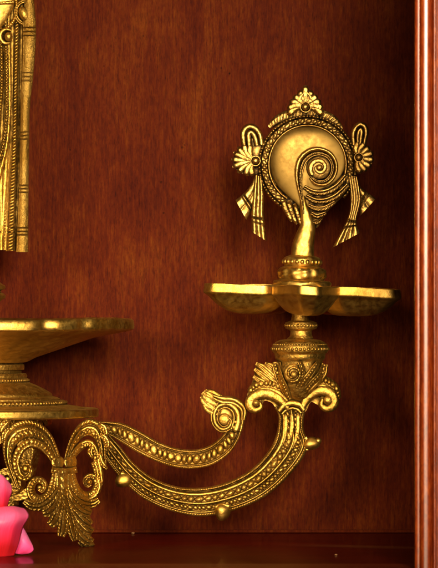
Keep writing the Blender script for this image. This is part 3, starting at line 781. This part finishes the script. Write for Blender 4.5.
for p, w in [([(283, 199), (285, 207), (289, 215), (292, 221.5)], [5, 6, 5.5, 3]), ([(288, 201), (291, 210), (294, 218), (297, 224)], [5, 6, 5.5, 3]), ([(294, 204), (297, 212), (299.5, 220), (302, 227)], [4, 5.5, 5, 3])]:
    stroke(b, p, w, bands=[(0.1, 0.9, 'scale', 1.2, 3.6)], crown=2.4, thick=4, depth=fd(-2), edge=0.8, taper=True)
build('leaf', b, M_ANTIQUE, conch)


def flame(buf, cx, cy, tips, boss, bend=0.22, w=6.0, d0=-3.0):
    O = [(cx + 0.92 * (x - cx), cy + 0.92 * (y - cy)) for x, y in tips]
    slab(buf, O + [(cx + 0.5 * boss, cy + 0.5 * boss), (cx - 0.5 * boss, cy + boss)], fd(d0 + 2.0), 4)
    n = len(tips)
    for i, (x, y) in enumerate(tips):
        dx, dy = x - cx, y - cy
        sgn = (i - (n - 1) / 2) / ((n - 1) / 2)
        b1 = bend * sgn
        p = [(cx + dx * f + -dy * b1 * math.sin(pi * f), cy + dy * f + dx * b1 * math.sin(pi * f)) for f in (0.12, 0.35, 0.6, 0.85, 1.0)]
        stroke(buf, p, [w * 0.5, w * 0.85, w * 1.05, w * 0.95, w * 0.45], crown=3.4, thick=3, depth=fd(d0 - 0.5 * (i % 2)), edge=0.5, taper=True)
    ball(buf, cx, cy, boss, depth=d0 - 3.0, ryz=boss * 0.9)
    stroke(buf, spiral(cx, cy, boss * 1.35, boss * 1.35, 0, 1.0, 14), [1.7] * 14, crown=1.2, thick=4, depth=fd(d0 - 2.0), edge=0.5)


b = Buf()
flame(b, 305.5, 107, [(288, 115.5), (287.5, 109), (289.5, 102), (293.5, 96), (299, 90.5), (305.5, 85.5), (312, 90.5), (317.5, 96), (321, 102), (323, 109), (322.5, 115.5)], 3.8, bend=-0.16, w=7.0)
stroke(b, [(299, 104), (300, 98), (305.5, 91)], [2, 4, 2], crown=2, thick=3, depth=fd(-5), taper=True); stroke(b, [(312, 104), (311, 98), (305.5, 91)], [2, 4, 2], crown=2, thick=3, depth=fd(-5), taper=True)
stroke(b, [(269, 127), (277, 120.5), (287, 116), (305.5, 113.5), (324, 116), (334, 121), (342, 129)], [4, 9, 11, 12, 11, 9, 4], crown=2, thick=4, depth=fd(0), bands=[(0.1, 0.9, 'hatch', 1.0, 3.4)], taper=True)
build('crest', b, M_ANTIQUE, conch, sharp=70)
b = Buf()
puff(b, [(257 + 8 * cos(a), 158 + 17 * sin(a)) for a in np.linspace(0, 2 * pi, 16, endpoint=False)], (257, 158), hmax=1.5, thick=4, depth=fd(0), na=60)
flame(b, 255.5, 161, [(251, 144), (244, 143.5), (238, 147), (233.5, 152.5), (231.5, 159.5), (232.5, 167), (238, 173), (246, 176), (253, 176)], 3.5, bend=0.2, w=6.4)
build('side_flower', b, M_ANTIQUE, conch, sharp=70)
b = Buf()
puff(b, [(358 + 7 * cos(a), 157 + 17 * sin(a)) for a in np.linspace(0, 2 * pi, 16, endpoint=False)], (358, 157), hmax=1.5, thick=4, depth=fd(0), na=60)
flame(b, 359, 157.5, [(359, 141), (365, 143), (370, 147.5), (373.5, 153), (374, 160), (371.5, 166.5), (367, 171), (361.5, 173)], 3.2, bend=0.2, w=6.2)
build('side_flower', b, M_ANTIQUE, conch, sharp=70)
LO = [(0.02, 0.46, 'ridge', 1.8), (0.46, 0.56, 'groove', 1.2), (0.56, 0.98, 'ridge', 1.6)]
b = Buf(); stroke(b, [(247, 147), (246, 139), (246.3, 132.5), (249.8, 129.5), (253.5, 130.5), (257.5, 136), (259.5, 145)], [10, 11.5, 12, 12, 11.5, 11, 10], bands=LO, crown=1.8, thick=4, depth=fd(-2), edge=1.0); stroke(b, [(251.5, 137), (252.5, 146)], [9, 12], crown=1, thick=4, depth=fd(0))
build('ribbon_loop', b, M_ANTIQUE, conch, sharp=70)
b = Buf(); stroke(b, [(356, 145), (355.5, 135), (358.0, 128.5), (361.5, 127), (363.8, 131), (363, 139), (361.5, 147)], [9, 10, 10.5, 10.5, 10, 9, 8], bands=LO, crown=1.8, thick=4, depth=fd(-2), edge=1.0); stroke(b, [(359.5, 134), (359, 145)], [6, 9], crown=1, thick=4, depth=fd(0))
build('ribbon_loop', b, M_ANTIQUE, conch, sharp=70)


def streamer(L, Rr, off=-2, flutes=4):
    b = Buf()
    ribbon(b, L, Rr, [(0.02, 0.98, 'flute', 1.2, flutes)], crown=1.4, thick=3, depth=fd(off), edge=0.8, cross=((0.70, 1.3, 1.8), (0.78, 1.0, 1.2)))
    build('streamer', b, M_ANTIQUE, conch, sharp=70)


streamer([(255.5, 174), (250, 186), (243, 194), (235.5, 200)], [(260.5, 178), (257, 196), (252.5, 208), (246.5, 220)], -1, 2)
streamer([(255, 175), (253, 195), (251.5, 214), (252, 232)], [(262, 177), (264, 196), (264, 215), (266.5, 241)], -3, 3)
streamer([(355, 176), (361, 187), (367, 192), (376, 198.5)], [(353, 181), (357, 198), (359, 206), (360.5, 215.5)], -1, 2)
streamer([(348, 175), (350.5, 198), (348, 217), (332.5, 247.5)], [(358, 177), (361, 200), (356.5, 220), (359.5, 233)], -3, 4)

# ---------------------------------------------------------------- the statue on its pedestal
statue = thing('statue', 'golden brass statue in a pleated robe with ringed sash, cut off by the left edge', 'statue', ((AX - 219) * MM, 0, H + (284 - 352) * MM))


def both(fn):
    """build the right-hand piece and its mirrored twin"""
    o = fn()
    c = o.copy(); c.scale = (-1, 1, 1); COL.objects.link(c); c.parent = o.parent
    return o


def sash():
    b = Buf()
    cr_ = []
    ys = [(x - (-60)) / (252 + 60) for x in (28, 32, 36, 73, 77, 81, 132.5, 136, 139.5, 185.5, 189, 192.5, 228, 231.5, 235)]
    ribbon(b, [(24, -60), (25, -20), (24, 5), (22.5, 25), (22.5, 50), (21.5, 80), (20.5, 110), (20, 150), (18.3, 200), (15.8, 252)],
           [(30, -60), (32, -20), (34.5, 5), (36, 25), (35.6, 50), (33, 80), (30.0, 108), (29.2, 150), (28.7, 200), (28.3, 252)],
           [(0.0, 0.10, 'ridge', 0.8), (0.93, 1.0, 'ridge', .5), (-0.02, 1.02, 'ridge', 7)], crown=1.0, thick=6, depth=fd(-3), edge=2.0, cross=[(f, 0.75, 1.6) for f in ys], res=0.5)
    return build('sash', b, M_STIPPLE, statue)


def hem_band():
    b = Buf()
    ribbon(b, [(12, -60), (13.5, 20), (13.0, 60), (12, 100), (10.3, 150), (8, 190), (5.5, 251)], [(19, -60), (20, 20), (18.8, 60), (18, 100), (17.5, 150), (16.6, 190), (15.2, 251)],
           [(0.0, 0.16, 'ridge', 1.0), (0.2, 0.86, 'hatch', 2.2, 3.1), (0.9, 1.0, 'ridge', 0.8)], crown=1.8, thick=5, depth=fd(-4), edge=1.0, cross=[(0.925, 1.0, 1.6), (0.94, 1.0, 1.6)])
    return build('robe_border', b, M_BRASS, statue)


def bead_band():
    b = Buf()
    ribbon(b, [(3.5, -60), (3.5, 40), (4.2, 80), (4.5, 110), (1.5, 140), (-6, 168)], [(10.5, -60), (10.5, 40), (11.3, 80), (11.0, 115), (8.0, 148), (0, 182)],
           [(0.0, 0.12, 'ridge', .9), (0.14, 0.5, 'bead', 1.8, 3.0), (0.52, 0.62, 'groove', 1), (0.62, 1.0, 'scale', 1.6, 8)], crown=2.0, thick=5, depth=fd(-7), edge=1.0)
    ribbon(b, [(-6, -60), (-5, 40), (-5.5, 90), (-10, 150)], [(2.6, -60), (2.6, 40), (3.2, 90), (-4, 160)], [(0.0, 0.3, 'ridge', 1.6), (0.35, 0.6, 'ridge', 1.4), (0.66, 1, 'bead', 1.8, 3.0)], crown=2.0, thick=5, depth=fd(-8), edge=1.0)
    return build('bead_trim', b, M_BRASS, statue)


def folds():
    b = Buf()
    for k, x in enumerate((5.2, 1.2, -3, -7.4, -12)):
        ribbon(b, [(x + 2 - 2.2, 100), (x - 2.2, 190), (x - 2.6, 250)], [(x + 2 + 2.2, 100), (x + 2.2, 190), (x + 2.6, 250)],
               [(0.1, 0.9, 'hatch' if k % 2 == 0 else 'ridge', 1.4, 3.0)], crown=1.8, thick=5, depth=fd(-2.5 - (k % 2)), edge=.8, cross=[(0.88, 1.0, 1.2)])
    return build('pleat', b, M_BRASS, statue)


def curls():
    b = Buf()
    stroke(b, [(30, 3), (24, 1.5), (18, 5), (15.8, 12), (17.5, 19), (23, 23.5), (28, 22)], [2.5, 4, 4.6, 4.8, 4.6, 4, 2], crown=2.2, thick=8, depth=fd(-7), edge=.8, bands=[(0.02, 0.45, 'ridge', 1), (0.5, 0.98, 'rope', 1.2, 2.8)])
    ball(b, 23.8, 14, 5.0, depth=-9, ry=7.8, ryz=5.5, tilt=R(24), n=32)
    stroke(b, [(11, 30.5), (5.5, 29.5), (1, 33), (0.5, 38.5), (4.5, 43), (10, 43)], [2.5, 4, 4.5, 4.5, 4, 2.5], crown=2, thick=8, depth=fd(-10), edge=.8, bands=[(0.05, 0.95, 'ridge', 1)])
    ball(b, 8.4, 36.8, 4.1, depth=-12, ry=4.9, ryz=4.5, n=24)
    return build('ornament', b, M_BRASS, statue)


for f in (sash, hem_band, bead_band, folds, curls): both(f)
b = Buf()   # smooth tunic flap with scalloped lower edge
ribbon(b, [(-54, -8), (-54, 5), (-50, 14), (-44, 24), (-36, 34)], [(14, -8), (14, 5), (10, 14), (4, 24), (-4, 34)], crown=6, thick=5, depth=fd(-9), edge=1.2)
ribbon(b, [(13, -6), (15, 6), (14.5, 15), (9, 24), (2, 30)], [(16.4, -6), (18.4, 6), (17.5, 16.5), (11, 27), (3, 33)], [(0.05, 0.95, 'bead', 1.2, 2.6)], crown=.8, thick=5, depth=fd(-9), edge=.8)
ribbon(b, [(-54, 0.5), (-20, 2.5), (14, 0.5)], [(-54, 4), (-20, 6), (14, 4)], [(0.05, 0.95, 'rope', 1.4, 3)], crown=1, thick=4, depth=fd(-15), edge=.5)
build('tunic', b, M_CUP, statue)
b = Buf()
ribbon(b, [(-58, -60), (-56, 60), (-55, 150), (-54, 248)], [(26, -60), (25, 60), (24, 150), (17, 250.5)], [(0, 1, 'flute', 1.2, 16)], crown=7, thick=8, depth=fd(1), edge=1)
build('robe', b, M_BRASS, statue)
b = Buf()
lathe(b, [(3, 246), (13, 248), (15, 262), (17, 280), (22, 284), (25, 285.5), (25.4, 287.5), (24.4, 289), (21, 290.5), (21, 292.5), (24, 293.5), (25.6, 295.5), (25, 298), (22, 299.6), (18, 304), (16, 315), (20, 330), (30, 345), (32, 351.6), (3, 352)], AX, seg=100)
build('pedestal', b, M_BRASS, statue)

# ---------------------------------------------------------------- pink flower on the shelf, in front
YF = -0.262
flower = thing('flower', 'bright pink fresh flower with rounded petals lying on the shelf at bottom left', 'flower', ((-20 - 219) * 0.948 * MM, YF, 0.0))
m, t, bs = nt('petal')
tc = N(t, 'ShaderNodeTexCoord')
mp = N(t, 'ShaderNodeMapping'); mp.inputs['Scale'].default_value = (34, 1.6, 1); t.links.new(tc.outputs['UV'], mp.inputs[0])
n1 = N(t, 'ShaderNodeTexNoise', i_Scale=1.0, i_Detail=5.0, i_Distortion=0.3); t.links.new(mp.outputs[0], n1.inputs['Vector'])
lw = N(t, 'ShaderNodeNewGeometry'); sx = N(t, 'ShaderNodeSeparateXYZ'); t.links.new(lw.outputs['Normal'], sx.inputs[0])
ad = N(t, 'ShaderNodeMath', operation='MULTIPLY_ADD'); ad.inputs[1].default_value = 0.25
t.links.new(n1.outputs['Fac'], ad.inputs[0])
sz = N(t, 'ShaderNodeSeparateXYZ'); t.links.new(tc.outputs['UV'], sz.inputs[0]); t.links.new(sz.outputs['Y'], ad.inputs[2])
cc = ramp(t, [(0.30, (0.72, 0.012, 0.022)), (0.60, (0.88, 0.030, 0.115)), (0.86, (0.95, 0.12, 0.30))], ad.outputs[0])
t.links.new(cc.outputs[0], bs.inputs['Base Color'])
bs.inputs['Roughness'].default_value = 0.5
bs.inputs['Subsurface Weight'].default_value = 0.35; bs.inputs['Subsurface Scale'].default_value = 0.004; bs.inputs['Subsurface Radius'].default_value = (1.0, 0.25, 0.3)
bp = N(t, 'ShaderNodeBump'); bp.inputs['Strength'].default_value = 0.35; bp.inputs['Distance'].default_value = 0.001
t.links.new(n1.outputs['Fac'], bp.inputs['Height']); t.links.new(bp.outputs[0], bs.inputs['Normal'])
M_PETAL = m
M_PETAL2 = m.copy(); M_PETAL2.name = 'petal_pink'
M_PETAL2.node_tree.nodes[cc.name].color_ramp.elements[0].color = (0.90, 0.045, 0.20, 1)
M_PETAL2.node_tree.nodes[cc.name].color_ramp.elements[1].color = (0.95, 0.08, 0.30, 1)
M_PETAL2.node_tree.nodes[cc.name].color_ramp.elements[2].color = (0.95, 0.16, 0.40, 1)


def petal(rows, thick=0.55):
    Rw = np.array(rows, float)           # rows x cols x (x, y, depth)
    nu, nv = 40, 44
    A = np.array([cr(r, nv) for r in Rw])
    G = np.array([cr(A[:, j], nu) for j in range(nv)]).transpose(1, 0, 2)
    F = W(G[..., 0], G[..., 1], YF + G[..., 2] * MM)
    me = bpy.data.meshes.new('petal')
    V = (F - ORG).reshape(-1, 3)
    fs = [(i * nv + j, i * nv + j + 1, (i + 1) * nv + j + 1, (i + 1) * nv + j) for i in range(nu - 1) for j in range(nv - 1)]
    me.from_pydata(V.tolist(), [], fs)
    uv = me.uv_layers.new(name='UVMap')
    li = np.zeros(len(me.loops), int); me.loops.foreach_get('vertex_index', li)
    uu = np.stack([(li % nv) / (nv - 1), (li // nv) / (nu - 1)], -1)
    uv.data.foreach_set('uv', uu.ravel().astype('f'))
    me.polygons.foreach_set('use_smooth', [True] * len(me.polygons))
    me.materials.append(M_PETAL)
    o = bpy.data.objects.new('petal', me); COL.objects.link(o); o.parent = flower
    md = o.modifiers.new('thickness', 'SOLIDIFY'); md.thickness = thick * MM; md.offset = -1
    return o


p_big = petal([[(-34, 557, -4), (-16, 558, -12), (4, 557.5, -12), (14, 556, -4)],
       [(-38, 542, -18), (-14, 544, -30), (9, 543, -26), (19, 543, -9)],
       [(-40, 527, -24), (-14, 530, -37), (12, 528, -33), (23, 528, -12)],
       [(-38, 515, -24), (-14, 521, -38), (14, 519, -34), (28.5, 517.5, -12)],
       [(-36, 509, -18), (-12, 513, -30), (14, 511, -27), (28.3, 513, -8)],
       [(-32, 506, -6), (-10, 507.5, -10), (12, 506.0, -8), (23, 508, -2)],
       [(-28, 512, 4), (-8, 513, 6), (8, 512, 5), (17, 514, 4)]])
p_up = petal([[(-20, 515, -2), (-10, 518, -6), (-2, 518, -6), (6, 512, 0)],
       [(-24, 502, -8), (-12, 503, -16), (2, 503, -14), (9.5, 499, -2)],
       [(-24, 490, -8), (-12, 487, -16), (3, 488, -14), (12, 490.5, -1)],
       [(-20, 479, 0), (-10, 472, -4), (2, 475, -3), (10.5, 484, 4)],
       [(-16, 486, 8), (-10, 482, 8), (0, 484, 8), (7, 488, 8)]])
p_side = petal([[(8, 552.5, 6), (13, 553, 2), (18, 554, 1), (22, 554.5, 4)],
       [(12, 545, 3), (18, 546, -2), (25, 549, -2), (30, 553, 3)],
       [(15, 536, 2), (20, 537, -3), (26, 542, -3), (33.5, 549, 3)],
       [(18, 526, 4), (20, 525, 2), (24, 529, 2), (28, 536, 5)]])
p_mid = petal([[(-14, 520, 6), (-6, 522, 2), (0, 522, 2), (7, 518, 6)],
       [(-16, 507, 0), (-8, 508, -6), (0, 508, -5), (6, 506, 4)],
       [(-16, 496, 2), (-8, 494, -3), (0, 494, -3), (5, 497, 5)]])
p_side.data.materials[0] = M_PETAL2
for o_, rz, sc in ((p_big, 190, 1), (p_up, 170, 1), (p_side, 200, 1), (p_big, 100, .95), (p_mid, 120, 1), (p_up, 75, .9)):
    c = o_.copy(); COL.objects.link(c); c.parent = flower; c.rotation_euler = (0, 0, R(rz)); c.scale = (sc,) * 3
    if rz in (100, 75): c.location = (-0.012, 0.004, 0)

# crumbs on the shelf
def crumb(x, Yc, r, label, mat):
    global ORG
    b = Buf()
    k = (D + Yc) / D
    cx_, cz = (x - 219) * k, r * 0.6
    a = np.linspace(0, 2 * pi, 12, endpoint=False); bb = np.linspace(0.15, pi - 0.15, 8)
    A, Bq = np.meshgrid(a, bb)
    rr = r * (1 + 0.25 * np.sin(3 * A + Bq * 2))
    P = np.stack([rr * np.sin(Bq) * np.cos(A), rr * np.sin(Bq) * np.sin(A), 0.6 * r * np.cos(Bq) * 0.98], -1) * MM
    ORG = np.zeros(3)
    b.grid(P, wrap_v=True, caps=True)
    o = build('crumb', b, mat); o.location = (cx_ * MM, Yc, cz * MM)
    o['label'] = label; o['category'] = 'crumb'


m, t, bs = nt('crumb_tan'); n1 = N(t, 'ShaderNodeTexNoise', i_Scale=900.0)
cc = ramp(t, [(0.3, (0.16, 0.06, 0.02)), (0.7, (0.34, 0.17, 0.05))], n1.outputs['Fac']); t.links.new(cc.outputs[0], bs.inputs['Base Color'])
crumb(133, 0.155, 1.7, 'tiny tan crumb on the shelf against the back board, below the arm', m)
crumb(336, -0.255, 1.3, 'tiny brown crumb lying near the front of the shelf at lower right', m)

# ---------------------------------------------------------------- light
w = bpy.data.worlds.new('World'); scene.world = w; w.use_nodes = True
bg = w.node_tree.nodes['Background']; bg.inputs['Color'].default_value = (1.0, 0.50, 0.22, 1); bg.inputs['Strength'].default_value = 0.06


def area(name, loc, target, size, sizey, power, color, spread=180):
    ld = bpy.data.lights.new(name, 'AREA'); ld.shape = 'RECTANGLE'; ld.size = size; ld.size_y = sizey; ld.energy = power; ld.color = color
    ld.spread = R(spread)
    o = bpy.data.objects.new(name, ld); COL.objects.link(o); o.location = loc
    from mathutils import Vector
    d = Vector(target) - Vector(loc); o.rotation_euler = d.to_track_quat('-Z', 'Y').to_euler()
    return o


area('key_softbox', (0.33, -3.0, 0.95), (-0.12, 0.1, 0.46), 0.42, 1.1, 4.7, (1.0, 0.84, 0.60), 24)
area('front_fill', (-0.5, -5.4, 0.45), (-0.12, 0.0, 0.25), 1.6, 1.2, 3.5, (1.0, 0.75, 0.47), 34)
area('frame_strip', (0.62, -2.6, 0.6), (0.205, -0.5, 0.28), 0.24, 0.9, 0.15, (1.0, 0.80, 0.58), 16)
area('low_fill', (-0.8, -2.0, 0.45), (-0.17, 0.0, 0.08), 0.3, 0.5, 0.95, (1.0, 0.78, 0.48), 20)

# ---------------------------------------------------------------- camera
cam = bpy.data.cameras.new('camera'); co = bpy.data.objects.new('camera', cam); COL.objects.link(co)
co.location = (0, -D, H); co.rotation_euler = (R(90), 0, 0)
cam.sensor_fit = 'VERTICAL'; cam.sensor_height = 36; cam.lens = 36 * D / 0.568
cam.clip_end = 50
cam.dof.use_dof = True; cam.dof.focus_distance = D - 0.01; cam.dof.aperture_fstop = 24
scene.camera = co
scene.render.engine = 'CYCLES'
scene.view_settings.view_transform = 'Standard'; scene.view_settings.look = 'None'; scene.view_settings.exposure = 0
